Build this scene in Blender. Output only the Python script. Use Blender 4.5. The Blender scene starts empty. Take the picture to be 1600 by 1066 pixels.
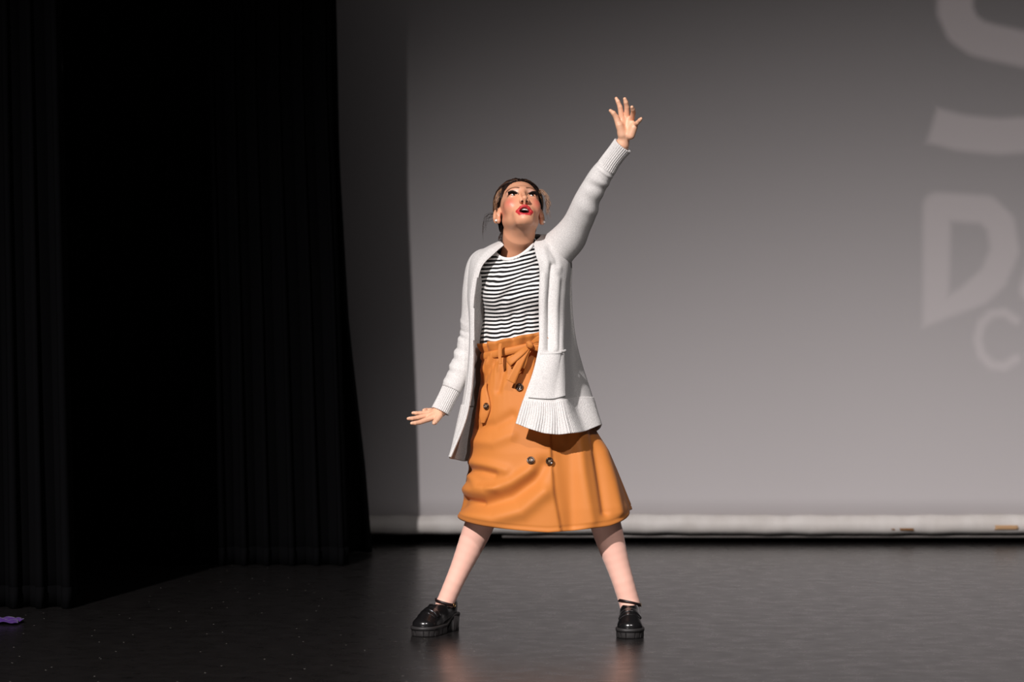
import bpy, math, random
import numpy as np
from mathutils import Vector
random.seed(7); np.random.seed(7)
scene = bpy.context.scene
col = scene.collection

# ------------------------------------------------------------------ camera, world, lights, exposure
FPX, CAMH, CAMD = 3552.0, 1.025, 8.0
def P(px, py, y=0.0):
    """point of the photograph measured at depth y (metres, 0 = performer) -> world"""
    s = (CAMD + y) / FPX
    return np.array([(px - 800.0) * s, y, CAMH - (py - 533.0) * s])

cd = bpy.data.cameras.new('camera'); cam = bpy.data.objects.new('camera', cd); col.objects.link(cam)
cam.location = (0, -CAMD, CAMH); cam.rotation_euler = (math.pi / 2, 0, 0)
cd.sensor_width = 36; cd.lens = FPX / 1600 * 36; cd.clip_end = 100
cd.dof.use_dof = True; cd.dof.focus_distance = 7.95; cd.dof.aperture_fstop = 2.8
scene.camera = cam

w = bpy.data.worlds.new('world'); scene.world = w; w.use_nodes = True
w.node_tree.nodes['Background'].inputs[0].default_value = (1, .97, .97, 1)
w.node_tree.nodes['Background'].inputs[1].default_value = 0.012

def spot(name, loc, target, power, size, blend, color, radius=.12):
    l = bpy.data.lights.new(name, 'SPOT'); o = bpy.data.objects.new(name, l); col.objects.link(o)
    l.energy = power; l.spot_size = math.radians(size); l.spot_blend = blend; l.color = color; l.shadow_soft_size = radius
    o.location = loc
    o.rotation_euler = (Vector(target) - Vector(loc)).to_track_quat('-Z', 'Y').to_euler()
    return o
KEY = spot('key_spotlight', (-4.2, -10.0, 7.3), (2.0, 0, -3.0), 9300, 54.5, 1.0, (1, .945, .93))
SIDE = spot('side_spotlight', (2.1, -10.5, 7.8), (2.6, 0, -2.0), 2700, 43, 1.0, (1, .94, .93))

scene.view_settings.view_transform = 'Standard'; scene.view_settings.look = 'None'
scene.view_settings.gamma = 1; scene.view_settings.use_curve_mapping = False
scene.view_settings.exposure = 0.0

# ------------------------------------------------------------------ helpers
def lin(r, g, b):
    f = lambda c: (c / 255 / 12.92) if c / 255 <= .04045 else ((c / 255 + .055) / 1.055) ** 2.4
    return (f(r), f(g), f(b))
def mat(name, rgb=(.5, .5, .5), rough=.6, spec=.5, sheen=0.0, metal=0.0, coat=0.0):
    m = bpy.data.materials.new(name); m.use_nodes = True
    b = m.node_tree.nodes['Principled BSDF']
    b.inputs['Base Color'].default_value = (*rgb, 1); b.inputs['Roughness'].default_value = rough
    b.inputs['Specular IOR Level'].default_value = spec; b.inputs['Metallic'].default_value = metal
    b.inputs['Sheen Weight'].default_value = sheen; b.inputs['Coat Weight'].default_value = coat
    return m
def nd(m, t, **kw):
    n = m.node_tree.nodes.new(t)
    for k, v in kw.items():
        if hasattr(n, k): setattr(n, k, v)
        else: n.inputs[k.replace('_', ' ')].default_value = v
    return n
def lk(m, a, b): m.node_tree.links.new(a, b)
def bsdf(m): return m.node_tree.nodes['Principled BSDF']
def bump_noise(m, scale, strength, dist, stretch=(1, 1, 1), detail=4, coords='Object'):
    tc = nd(m, 'ShaderNodeTexCoord'); mp = nd(m, 'ShaderNodeMapping'); mp.inputs['Scale'].default_value = stretch
    nz = nd(m, 'ShaderNodeTexNoise'); nz.inputs['Scale'].default_value = scale; nz.inputs['Detail'].default_value = detail
    bp = nd(m, 'ShaderNodeBump'); bp.inputs['Strength'].default_value = strength; bp.inputs['Distance'].default_value = dist
    lk(m, tc.outputs[coords], mp.inputs[0]); lk(m, mp.outputs[0], nz.inputs['Vector']); lk(m, nz.outputs['Fac'], bp.inputs['Height'])
    lk(m, bp.outputs[0], bsdf(m).inputs['Normal'])
    return nz, mp
def vary(m, nz, c0, c1, lo=.35, hi=.65):
    rp = nd(m, 'ShaderNodeValToRGB'); rp.color_ramp.elements[0].position = lo; rp.color_ramp.elements[1].position = hi
    rp.color_ramp.elements[0].color = (*c0, 1); rp.color_ramp.elements[1].color = (*c1, 1)
    lk(m, nz.outputs['Fac'], rp.inputs[0]); lk(m, rp.outputs[0], bsdf(m).inputs['Base Color'])

def mesh_obj(name, verts, faces, material=None, parent=None, smooth=True):
    verts = np.asarray(verts, dtype=np.float32).reshape(-1, 3)
    me = bpy.data.meshes.new(name)
    if isinstance(faces, np.ndarray) and faces.ndim == 2:
        n, k = faces.shape
        me.vertices.add(len(verts)); me.vertices.foreach_set('co', verts.ravel())
        me.loops.add(n * k); me.loops.foreach_set('vertex_index', faces.astype(np.int32).ravel())
        me.polygons.add(n); me.polygons.foreach_set('loop_start', np.arange(0, n * k, k, dtype=np.int32))
        me.update(calc_edges=True); me.validate()
    else:
        me.from_pydata([tuple(map(float, v)) for v in verts], [], [tuple(int(i) for i in f) for f in faces]); me.update()
    if smooth: me.polygons.foreach_set('use_smooth', np.ones(len(me.polygons), dtype=bool))
    if material: me.materials.append(material)
    o = bpy.data.objects.new(name, me); col.objects.link(o)
    if parent: o.parent = parent
    return o
def solidify(o, t, offset=0):
    md = o.modifiers.new('thickness', 'SOLIDIFY'); md.thickness = t; md.offset = offset; return o
def bevel(o, wd, seg=2):
    md = o.modifiers.new('bevel', 'BEVEL'); md.width = wd; md.segments = seg; md.limit_method = 'ANGLE'; return o
def tag(o, label, cat=None, group=None, kind=None):
    if label: o['label'] = label
    if cat: o['category'] = cat
    if group: o['group'] = group
    if kind: o['kind'] = kind
    return o
def grid_faces(nv, nu, closed=False):
    j = np.arange(nv - 1)[:, None]; i = np.arange(nu if closed else nu - 1)[None, :]; i2 = (i + 1) % nu
    a = j * nu + i; b = j * nu + i2; c = (j + 1) * nu + i2; d = (j + 1) * nu + i
    return np.stack([a + 0 * i, b, c, d], -1).reshape(-1, 4)
def spline(pts, n, closed=False):
    """Catmull-Rom resample of control points (any dimension) to n samples, uniform in parameter"""
    p = np.asarray(pts, float); m = len(p)
    t = np.linspace(0, m if closed else m - 1, n, endpoint=not closed)
    k = np.minimum(np.floor(t).astype(int), (m if closed else m - 1) - 1); f = (t - k)
    f = f.reshape((-1,) + (1,) * (p.ndim - 1))
    if closed: g = lambda i: p[i % m]
    else:
        ext = np.concatenate([[2 * p[0] - p[1]], p, [2 * p[-1] - p[-2]]]); g = lambda i: ext[i + 1]
    p0, p1, p2, p3 = g(k - 1), g(k), g(k + 1), g(k + 2)
    return .5 * ((2 * p1) + (p2 - p0) * f + (2 * p0 - 5 * p1 + 4 * p2 - p3) * f * f + (3 * p1 - p0 - 3 * p2 + p3) * f ** 3)
def nrm(v): v = np.asarray(v, float); return v / np.maximum(np.linalg.norm(v, axis=-1, keepdims=True), 1e-9)
def frames(path, ref=(0, -1, 0)):
    t = nrm(np.gradient(path, axis=0)); n0 = np.array(ref, float); N = []
    for i in range(len(t)):
        n0 = n0 - t[i] * (n0 @ t[i]); n0 = n0 / np.linalg.norm(n0); N.append(n0.copy())
    N = np.array(N); return t, N, np.cross(t, N)
def tube(path, rad, nu=24, disp=None, caps=False, ref=(0, -1, 0), flat=1.0):
    path = np.asarray(path, float); nv = len(path); rad = np.broadcast_to(np.asarray(rad, float), (nv,))
    t, N, B = frames(path, ref); a = np.linspace(0, 2 * np.pi, nu, endpoint=False)
    R = rad[:, None] * np.ones((1, nu))
    if disp is not None: R = R + disp(a[None, :], np.linspace(0, 1, nv)[:, None])
    V = path[:, None] + R[..., None] * (np.cos(a)[None, :, None] * N[:, None] + flat * np.sin(a)[None, :, None] * B[:, None])
    F = grid_faces(nv, nu, True); V = V.reshape(-1, 3)
    if caps:
        V = np.concatenate([V, path[:1], path[-1:]]); c0, c1 = len(V) - 2, len(V) - 1; i = np.arange(nu); i2 = (i + 1) % nu
        F = list(map(tuple, F)) + [(c0, b, a_) for a_, b in zip(i, i2)] + [(c1, (nv - 1) * nu + a_, (nv - 1) * nu + b) for a_, b in zip(i, i2)]
    return V, F
def ribbon(path, widths, wdir, n=40):
    p = spline(path, n); wd = spline(np.asarray(widths, float).reshape(-1, 1), n)[:, 0]
    dirs = np.asarray(wdir, float)
    dirs = nrm(spline(dirs, n)) if dirs.ndim == 2 else np.repeat(nrm(dirs)[None], n, 0)
    s = np.linspace(-.5, .5, 5)
    V = p[:, None] + s[None, :, None] * wd[:, None, None] * dirs[:, None]
    return V.reshape(-1, 3), grid_faces(n, 5)
def merge(parts):
    V, F, o = [], [], 0
    for v, f in parts:
        V.append(np.asarray(v).reshape(-1, 3)); F += [tuple(int(i) + o for i in q) for q in f]; o += len(V[-1])
    return np.concatenate(V), F
def box(c, s, M=np.eye(3)):
    q = np.array([[x, y, z] for x in (-.5, .5) for y in (-.5, .5) for z in (-.5, .5)]) * np.array(s)
    return q @ np.asarray(M).T + np.array(c), [(0, 1, 3, 2), (4, 6, 7, 5), (0, 4, 5, 1), (2, 3, 7, 6), (0, 2, 6, 4), (1, 5, 7, 3)]
def smooth01(x): x = np.clip(x, 0, 1); return x * x * (3 - 2 * x)
def polydist(x, y, pts):
    d = np.full(np.shape(x), 1e9)
    for (x0, y0), (x1, y1) in zip(pts[:-1], pts[1:]):
        dx, dy = x1 - x0, y1 - y0; t = np.clip(((x - x0) * dx + (y - y0) * dy) / (dx * dx + dy * dy), 0, 1)
        d = np.minimum(d, np.hypot(x - x0 - t * dx, y - y0 - t * dy))
    return d
def to_px(V):
    s = (CAMD + V[..., 1]) / FPX
    return 800 + V[..., 0] / s, 533 - (V[..., 2] - CAMH) / s

# ------------------------------------------------------------------ signed-distance modelling (organic shapes)
class Sdf:
    def __init__(s): s.ops = []
    def add(s, kind, f, c, r, k): s.ops.append((kind, f, np.array(c, float), r, k)); return s
    def cap(s, a, b, ra, rb, k=.02, kind='u'):
        a = np.array(a, float); b = np.array(b, float); ba = b - a; L2 = max(ba @ ba, 1e-9)
        def f(p):
            pa = p - a; t = np.clip(pa @ ba / L2, 0, 1)
            return np.linalg.norm(pa - t[:, None] * ba, axis=1) - (ra + (rb - ra) * t)
        return s.add(kind, f, (a + b) / 2, math.sqrt(L2) / 2 + max(ra, rb), k)
    def ell(s, c, r, k=.02, M=None, kind='u'):
        c = np.array(c, float); r = np.array(r, float); M = np.eye(3) if M is None else np.asarray(M)
        def f(p):
            q = (p - c) @ M; k0 = np.linalg.norm(q / r, axis=1); k1 = np.linalg.norm(q / r ** 2, axis=1)
            return k0 * (k0 - 1) / np.maximum(k1, 1e-6)
        return s.add(kind, f, c, r.max(), k)
    def __call__(s, p, cen=None, half=0.0):
        d = np.full(len(p), 1.0)
        for kind, f, c, r, k in s.ops:
            if cen is not None and np.linalg.norm(c - cen) - r - half > k + .02: continue
            e = f(p)
            if kind == 'u':
                h = np.maximum(k - np.abs(d - e), 0) / k; d = np.minimum(d, e) - h * h * k / 4
            else:
                e = -e; h = np.maximum(k - np.abs(d - e), 0) / k; d = np.maximum(d, e) + h * h * k / 4
        return d
def extract(sdf, lo, hi, h, off=0.0, mod=None):
    lo = np.array(lo, float); hi = np.array(hi, float); Bk = 12
    nb = np.ceil((hi - lo) / h / Bk).astype(int) + 1; n = nb * Bk
    D = np.full(n, 1.0, np.float32); g = np.arange(Bk)
    loc = np.stack(np.meshgrid(g, g, g, indexing='ij'), -1).reshape(-1, 3)
    half = h * Bk * .87
    for b in np.ndindex(*nb):
        o = lo + np.array(b) * Bk * h; cen = o + h * (Bk - 1) / 2
        sl = tuple(slice(b[i] * Bk, b[i] * Bk + Bk) for i in range(3))
        dc = sdf(cen[None], cen, half)[0] - off
        if abs(dc) > half * 1.5 + .015: D[sl] = math.copysign(1.0, dc); continue
        p = o + loc * h; v = sdf(p, cen, half) - off
        if mod is not None: v = v + mod(p)
        D[sl] = v.reshape(Bk, Bk, Bk)
    S = D < 0; cs = np.zeros(tuple(n - 1), np.int8)
    for i in (0, 1):
        for j in (0, 1):
            for k in (0, 1): cs += S[i:n[0] - 1 + i, j:n[1] - 1 + j, k:n[2] - 1 + k]
    I = np.stack(np.nonzero((cs > 0) & (cs < 8)), -1); idx = np.full(tuple(n - 1), -1, np.int64); idx[tuple(I.T)] = np.arange(len(I))
    acc = np.zeros((len(I), 3)); cnt = np.zeros(len(I))
    C = [(i, j, k) for i in (0, 1) for j in (0, 1) for k in (0, 1)]
    for a in C:
        for ax in range(3):
            if a[ax]: continue
            b = list(a); b[ax] = 1
            da = D[tuple((I + a).T)]; db = D[tuple((I + b).T)]; m = (da < 0) != (db < 0)
            t = np.where(m, da / np.where(m, da - db, 1), 0); pt = np.tile(np.array(a, float), (len(I), 1)); pt[:, ax] += t
            acc[m] += pt[m]; cnt[m] += 1
    V = lo + (I + acc / cnt[:, None]) * h; F = []
    for ax in range(3):
        u, v = (ax + 1) % 3, (ax + 2) % 3; sh = [slice(None)] * 3; s2 = list(sh); sh[ax] = slice(0, n[ax] - 1); s2[ax] = slice(1, n[ax])
        E = np.stack(np.nonzero(S[tuple(sh)] != S[tuple(s2)]), -1)
        E = E[(E[:, u] > 0) & (E[:, v] > 0) & (E[:, u] < n[u] - 1) & (E[:, v] < n[v] - 1)]
        q = []
        for du, dv in ((1, 1), (0, 1), (0, 0), (1, 0)):
            c = E.copy(); c[:, u] -= du; c[:, v] -= dv; q.append(idx[tuple(c.T)])
        q = np.stack(q, -1); fl = ~S[tuple(E.T)]; q[fl] = q[fl][:, ::-1]; F.append(q)
    F = np.concatenate(F); return V, F[(F >= 0).all(1)]
def keep(V, F, mask):
    F = F[mask[F].all(1)]; used = np.unique(F); mp = np.full(len(V), -1); mp[used] = np.arange(len(used))
    return V[used], mp[F]
def snoise(p, seed, freq, n=6):
    rs = np.random.RandomState(seed); out = 0
    for _ in range(n):
        d = nrm(rs.randn(3)) * freq * rs.uniform(.6, 1.5); out = out + np.sin(p @ d + rs.uniform(0, 6.28))
    return out / n ** .5

# ------------------------------------------------------------------ the stage: floor, screen, drapes
m_floor = mat('black_stage_vinyl', (.005, .0045, .0045), .33, .9, coat=.22)
bsdf(m_floor).inputs['Coat Roughness'].default_value = .28
nz, mp = bump_noise(m_floor, 11, .025, .01, (1, 1.2, 1), 10)
mr = nd(m_floor, 'ShaderNodeMapRange'); mr.inputs['From Min'].default_value = .3; mr.inputs['From Max'].default_value = .7
mr.inputs['To Min'].default_value = .25; mr.inputs['To Max'].default_value = .33
lk(m_floor, nz.outputs['Fac'], mr.inputs[0]); lk(m_floor, mr.outputs[0], bsdf(m_floor).inputs['Roughness'])
# scuffs and dust flecks
tc = nd(m_floor, 'ShaderNodeTexCoord'); mp2 = nd(m_floor, 'ShaderNodeMapping'); mp2.inputs['Scale'].default_value = (14, 17, 1); mp2.inputs['Rotation'].default_value = (0, 0, .12)
n2 = nd(m_floor, 'ShaderNodeTexNoise'); n2.inputs['Scale'].default_value = 1.6; n2.inputs['Detail'].default_value = 6; n2.inputs['Roughness'].default_value = .65
lk(m_floor, tc.outputs['Object'], mp2.inputs[0]); lk(m_floor, mp2.outputs[0], n2.inputs['Vector'])
rp = nd(m_floor, 'ShaderNodeValToRGB'); e = rp.color_ramp.elements
e[0].position = .30; e[0].color = (.002, .002, .002, 1); e[1].position = .40; e[1].color = (.009, .008, .0078, 1)
x = e.new(.70); x.color = (.011, .0095, .0095, 1); x = e.new(.80); x.color = (.07, .063, .06, 1)
lk(m_floor, n2.outputs['Fac'], rp.inputs[0])
sc_ = nd(m_floor, 'ShaderNodeMapRange'); sc_.inputs['From Min'].default_value = .36; sc_.inputs['From Max'].default_value = .30; sc_.inputs['To Min'].default_value = .9; sc_.inputs['To Max'].default_value = .25
lk(m_floor, n2.outputs['Fac'], sc_.inputs[0]); lk(m_floor, sc_.outputs[0], bsdf(m_floor).inputs['Specular IOR Level'])
vo = nd(m_floor, 'ShaderNodeTexVoronoi', voronoi_dimensions='2D'); vo.inputs['Scale'].default_value = 4.5; lk(m_floor, tc.outputs['Object'], vo.inputs['Vector'])
lt = nd(m_floor, 'ShaderNodeMath', operation='LESS_THAN'); lt.inputs[1].default_value = .013; lk(m_floor, vo.outputs['Distance'], lt.inputs[0])
mx = nd(m_floor, 'ShaderNodeMix', data_type='RGBA'); mx.inputs['B'].default_value = (.3, .28, .26, 1)
lk(m_floor, lt.outputs[0], mx.inputs['Factor']); lk(m_floor, rp.outputs[0], mx.inputs['A']); lk(m_floor, mx.outputs['Result'], bsdf(m_floor).inputs['Base Color'])
v, f = box((.5, 1.0, -.05), (16, 12, .1))
tag(mesh_obj('floor', v, f, m_floor, smooth=False), 'dark glossy scuffed stage floor under the dancer', kind='structure')

SY = 3.5
m_black = mat('black_masking_cloth', (.006, .006, .0065), .95, .1)
v, f = box((.5, 4.6, 2.9), (16, .06, 6)); tag(mesh_obj('wall_back', v, f, m_black, smooth=False), 'black masking wall behind the projection screen', kind='structure')

# screen cloth (soft vertical undulation), rolled batten pocket below
m_screen = mat('grey_screen_cloth', lin(204, 199, 200), .85, .2)
nz, mp = bump_noise(m_screen, 260, .15, .002, (1, 1, 1), 2)
scr = bpy.data.objects.new('projection_screen', None); col.objects.link(scr); scr.location = (1.7, SY, 0)
tag(scr, 'large grey projection screen hanging behind the dancer with blurred letters on it', 'screen')
nx, nzz = 160, 40; X = np.linspace(-1.6, 5.0, nx); Z = np.linspace(.12, 4.7, nzz)
GX, GZ = np.meshgrid(X, Z); GY = .006 * np.sin(GX * 2.1 + .4) + .003 * np.sin(GX * 5.3) * np.exp(-GZ)
o = mesh_obj('screen_cloth', np.stack([GX - 1.7, GY, GZ], -1).reshape(-1, 3), grid_faces(nzz, nx), m_screen, scr); solidify(o, .004)
m_pocket = mat('white_vinyl_pocket', lin(226, 222, 218), .55, .4)
nz, mp = bump_noise(m_pocket, 5, .2, .004, (2, 1, 1), 5)
vary(m_pocket, nz, lin(212, 206, 201), lin(224, 219, 215))
yy = np.linspace(0, 2 * np.pi, 20, endpoint=False); GXp = np.linspace(-1.6, 5.0, 120)
pth = np.stack([GXp - 1.7, 0 * GXp, .098 + .002 * np.sin(GXp * 3)], -1)
v, f = tube(pth, .049, 20, lambda a, t: .0025 * np.sin(t * 170 + 3 * np.sin(a)) * np.sin(t * 31), caps=True)
o = mesh_obj('batten_pocket', v, f, m_pocket, scr); o['label'] = 'white rolled hem along the bottom of the screen'
m_pipe = mat('grey_pipe', lin(120, 115, 112), .4, .5)
v, f = tube(np.stack([np.linspace(-.05, 5.0, 8) - 1.7, 0 * np.ones(8) + .02, .036 * np.ones(8)], -1), .009, 10, caps=True)
mesh_obj('batten_pipe', v, f, m_pipe, scr)
# rust stains and tape patches on the rolled hem
m_rust = mat('rust_stain', lin(150, 105, 60), .8, .2); m_tape = mat('tan_tape', lin(205, 165, 125), .7, .2)
def hem_patch(name, px0, px1, ang, wid, mt):
    x0, x1 = [(q - 800) * (CAMD + SY) / FPX - 1.7 for q in (px0, px1)]
    aa = np.linspace(ang - wid, ang + wid, 6); xs = np.linspace(x0, x1, 9); r = .0525
    q = [[(x + .004 * math.sin(9 * a + 5 * x), -r * math.cos(a), .098 + r * math.sin(a)) for x in xs] for a in aa]
    o = mesh_obj(name, np.array(q).reshape(-1, 3), grid_faces(6, 9), mt, scr); solidify(o, .001)
hem_patch('rust_stain', 1404, 1426, -.45, .12, m_rust); hem_patch('rust_stain', 1391, 1396, -.45, .07, m_rust)
hem_patch('tape_patch', 1551, 1587, -.25, .22, m_tape); hem_patch('tape_patch', 1597, 1630, -.25, .2, m_tape)

# drapes
m_velour = mat('black_velour', (.0028, .0028, .0033), .95, .04)
def drape(name, label, edges, y0, pleats, amp, top=4.9, seed=0, ydrift=0.0, sag=.0):
    """edges: list of (z, x_left, x_right) from floor to top; a pleated hanging cloth"""
    rs = np.random.RandomState(seed); zs = [e[0] for e in edges]; nu, nv = pleats * 12, 36
    u = np.linspace(0, 1, nu); z = np.linspace(.003, top, nv); ph = np.cumsum(rs.uniform(.7, 1.3, nu)); ph = ph / ph[-1] * pleats * 2 * np.pi
    xl = np.interp(z, zs, [e[1] for e in edges])[:, None]; xr = np.interp(z, zs, [e[2] for e in edges])[:, None]
    am = amp * (.75 + .35 * np.exp(-z / 1.2))[:, None]
    X = xl + (xr - xl) * u[None] + am * .5 * np.sin(2 * ph)[None]
    Y = y0 + ydrift * u[None] + am * np.sin(ph)[None] + 0 * z[:, None]; Zz = z[:, None] + 0 * u[None]
    V = np.stack([X, Y, Zz], -1).reshape(-1, 3); c = np.array([(V[:, 0].min() + V[:, 0].max()) / 2, y0, 0])
    e = bpy.data.objects.new(name, None); col.objects.link(e); e.location = c
    tag(e, label, 'curtain', 'black side curtains of the stage')
    o = mesh_obj('drape_cloth', V - c, grid_faces(nv, nu), m_velour, e); solidify(o, .006)
    # weighted hem strip at the foot of the cloth
    o2 = mesh_obj('hem', (np.stack([X, Y - .006, Zz], -1)[[0, 0]] * [1, 1, 1] + np.array([[[0, 0, 0]], [[0, 0, .08]]]) - c).reshape(-1, 3), grid_faces(2, nu), m_velour, e); solidify(o2, .004)
    return e
def xat(px, y): return (px - 800) * (CAMD + y) / FPX
drape('stage_curtain', 'black side curtain nearest the audience at the left edge', [(0, xat(-260, .75), xat(118, .75)), (5, xat(-260, .75), xat(70, .75))], .75, 9, .05, seed=1)
drape('stage_curtain', 'wide black side curtain in the middle, between the nearest curtain and the screen', [(0, xat(60, 2.4), xat(545, 2.4)), (1.2, xat(60, 2.4), xat(532, 2.4)), (2.2, xat(60, 2.4), xat(518, 2.4)), (5, xat(60, 2.4), xat(510, 2.4))], 2.4, 13, .045, seed=2)
drape('stage_curtain', 'narrow black curtain right beside the grey screen, leaning outward at its foot', [(0, xat(440, 3.0), xat(581, 3.0)), (.4, xat(440, 3), xat(571, 3)), (1.1, xat(440, 3), xat(545, 3)), (1.9, xat(440, 3), xat(530, 3)), (2.8, xat(440, 3), xat(524, 3)), (5, xat(440, 3), xat(520, 3))], 3.0, 5, .035, seed=3)

# purple scrap of fabric by the left curtain
m_purple = mat('purple_cloth', lin(62, 18, 104), .6, .4, sheen=.3)
c0 = P(8, 976, .25)[:2]; nu = 22; g = np.linspace(-1, 1, nu); A, Bq = np.meshgrid(g, g); rr = 1 - .25 * np.abs(np.sin(3 * np.arctan2(Bq, A)))
Vp = np.stack([A * .07 * rr, Bq * .06 * rr, .006 + .010 * np.abs(np.sin(A * 4 + Bq * 2)) * (1 - .5 * (A * A + Bq * Bq)).clip(0) + .006 * np.cos(5 * Bq) ** 2], -1).reshape(-1, 3)
o = mesh_obj('cloth_scrap', Vp, grid_faces(nu, nu), m_purple); o.location = (c0[0], c0[1], 0); solidify(o, .002, 1)
tag(o, 'small crumpled purple cloth on the floor at the far left', 'cloth')

# ------------------------------------------------------------------ projector throwing the blurred letters on the screen
PL = np.array([2.6, -9.0, 4.6])
pl = bpy.data.lights.new('letter_projector', 'SPOT'); po = bpy.data.objects.new('letter_projector', pl); col.objects.link(po)
po.location = PL; po.rotation_euler = (Vector((2.6, SY, 2.0)) - Vector(PL)).to_track_quat('-Z', 'Y').to_euler()
pl.energy = 760; pl.spot_size = math.radians(40); pl.spot_blend = .2; pl.shadow_soft_size = .0; pl.color = (1, .93, .92)
pl.use_nodes = True; nt = pl.node_tree
class N_:
    """tiny expression wrapper around shader maths"""
    def __init__(s, sock): s.s = sock
def _m(op, *a):
    n = nt.nodes.new('ShaderNodeMath'); n.operation = op
    for i, x in enumerate(a):
        if isinstance(x, N_): nt.links.new(x.s, n.inputs[i])
        else: n.inputs[i].default_value = float(x)
    return N_(n.outputs[0])
for nm, op in (('add', 'ADD'), ('sub', 'SUBTRACT'), ('mul', 'MULTIPLY'), ('truediv', 'DIVIDE')):
    setattr(N_, f'__{nm}__', lambda a, b, op=op: _m(op, a, b)); setattr(N_, f'__r{nm}__', lambda a, b, op=op: _m(op, b, a))
geo = nt.nodes.new('ShaderNodeNewGeometry'); sp = nt.nodes.new('ShaderNodeSeparateXYZ'); nt.links.new(geo.outputs['Incoming'], sp.inputs[0])
dx, dy, dz = (N_(sp.outputs[i]) for i in range(3))
# slope of the beam -> position on the screen plane, in photograph-sized units of 3.24 mm
kk = (SY - PL[1]); U = 3552 / (CAMD + SY)
qu = (dx / dy) * (kk * U) + (800 + PL[0] * U)
qv = (dz / dy) * (-kk * U) + (533 - (PL[2] - CAMH) * U)
def seg(a, b):
    ex, ey = b[0] - a[0], b[1] - a[1]; L = ex * ex + ey * ey
    px, py = qu - a[0], qv - a[1]
    t = _m('MINIMUM', _m('MAXIMUM', px * (ex / L) + py * (ey / L), 0), 1)
    x, y = px - t * ex, py - t * ey
    return x * x + y * y
def stroke(pts, r):
    d = None
    for a, b in zip(pts[:-1], pts[1:]):
        e = seg(a, b); d = e if d is None else _m('MINIMUM', d, e)
    return _m('SQRT', d) - r
def half(a, b):   # > 0 on the left of a->b
    ex, ey = b[0] - a[0], b[1] - a[1]; L = math.hypot(ex, ey)
    return (qu - a[0]) * (-ey / L) + (qv - a[1]) * (ex / L)
S = stroke([(1740, -75), (1650, -100), (1560, -92), (1515, -62), (1492, -18), (1492, 18), (1504, 44), (1526, 60), (1556, 68), (1600, 77), (1680, 98), (1722, 140), (1700, 190), (1640, 208), (1560, 214), (1500, 208), (1430, 190)], 28)
S = _m('MAXIMUM', S, _m('MINIMUM', half((1463, 173), (1447, 226)), qv - 140))
D = stroke([(1464, 324), (1459, 500), (1512, 470), (1552, 434), (1570, 392), (1563, 350), (1540, 328), (1464, 324)], 22)
D = _m('MAXIMUM', D, half((1437, 514), (1600, 452))); D = _m('MAXIMUM', D, 1442 - qu)
D = _m('MAXIMUM', D, 301 - qv)
D = D
A_ = stroke([(1611, 452), (1660, 322), (1710, 452)], 18)
ar = [(1562 + 35 * math.cos(t), 531 + 43 * math.sin(t)) for t in np.radians(np.linspace(45, 315, 9))]
C_ = stroke(ar, 6.5)
d = _m('MINIMUM', _m('MINIMUM', S, D), _m('MINIMUM', A_, C_))
mk = nt.nodes.new('ShaderNodeMapRange'); mk.interpolation_type = 'SMOOTHSTEP'
mk.inputs['From Min'].default_value = 8; mk.inputs['From Max'].default_value = -8; mk.inputs['To Min'].default_value = 0; mk.inputs['To Max'].default_value = 1
nt.links.new(d.s, mk.inputs[0])
em = nt.nodes['Emission']; em.inputs[0].default_value = (1, .94, .93, 1); nt.links.new(mk.outputs[0], em.inputs[1])
# ------------------------------------------------------------------ the dancer
person = bpy.data.objects.new('person', None); col.objects.link(person); person.location = (0.08, 0, 0)
PO = np.array([0.08, 0, 0])
tag(person, 'dancer in striped shirt, open white cardigan and orange midi skirt, one arm raised', 'person')
def part(name, V, F, m, parent=None, smooth=True, label=None):
    o = mesh_obj(name, np.asarray(V) - PO, F, m, None, smooth)
    if parent is None: o.parent = person
    else: o.parent = parent
    if label: o['label'] = label
    return o
def carr(o, name, C):
    a = o.data.color_attributes.new(name, 'FLOAT_COLOR', 'POINT'); C = np.asarray(C, np.float32)
    a.data.foreach_set('color', np.concatenate([C, np.ones((len(C), 1), np.float32)], 1).ravel())
def farr(o, name, x):
    a = o.data.attributes.new(name, 'FLOAT', 'POINT'); a.data.foreach_set('value', np.asarray(x, np.float32))
def attr_color(m, name):
    n = nd(m, 'ShaderNodeAttribute', attribute_name=name); lk(m, n.outputs['Color'], bsdf(m).inputs['Base Color'])

# --- head frame (face looks along local -y): turned 8 degrees, tipped back 34 degrees
yw, pt, rl, HS = math.radians(8.4), math.radians(-34.1), math.radians(1.1), 1.072
cy_, sy_, cp_, sp_, cr_, sr_ = math.cos(yw), math.sin(yw), math.cos(pt), math.sin(pt), math.cos(rl), math.sin(rl)
HR = np.array([[cr_, 0, sr_], [0, 1, 0], [-sr_, 0, cr_]]) @ np.array([[cy_, -sy_, 0], [sy_, cy_, 0], [0, 0, 1]]) @ np.array([[1, 0, 0], [0, cp_, -sp_], [0, sp_, cp_]])
HO = P(811.6, 328.0, 0.02)
def H(*l): return HO + HS * (HR @ np.array(l, float))
def Hloc(V): return (V - HO) @ HR / HS

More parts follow.
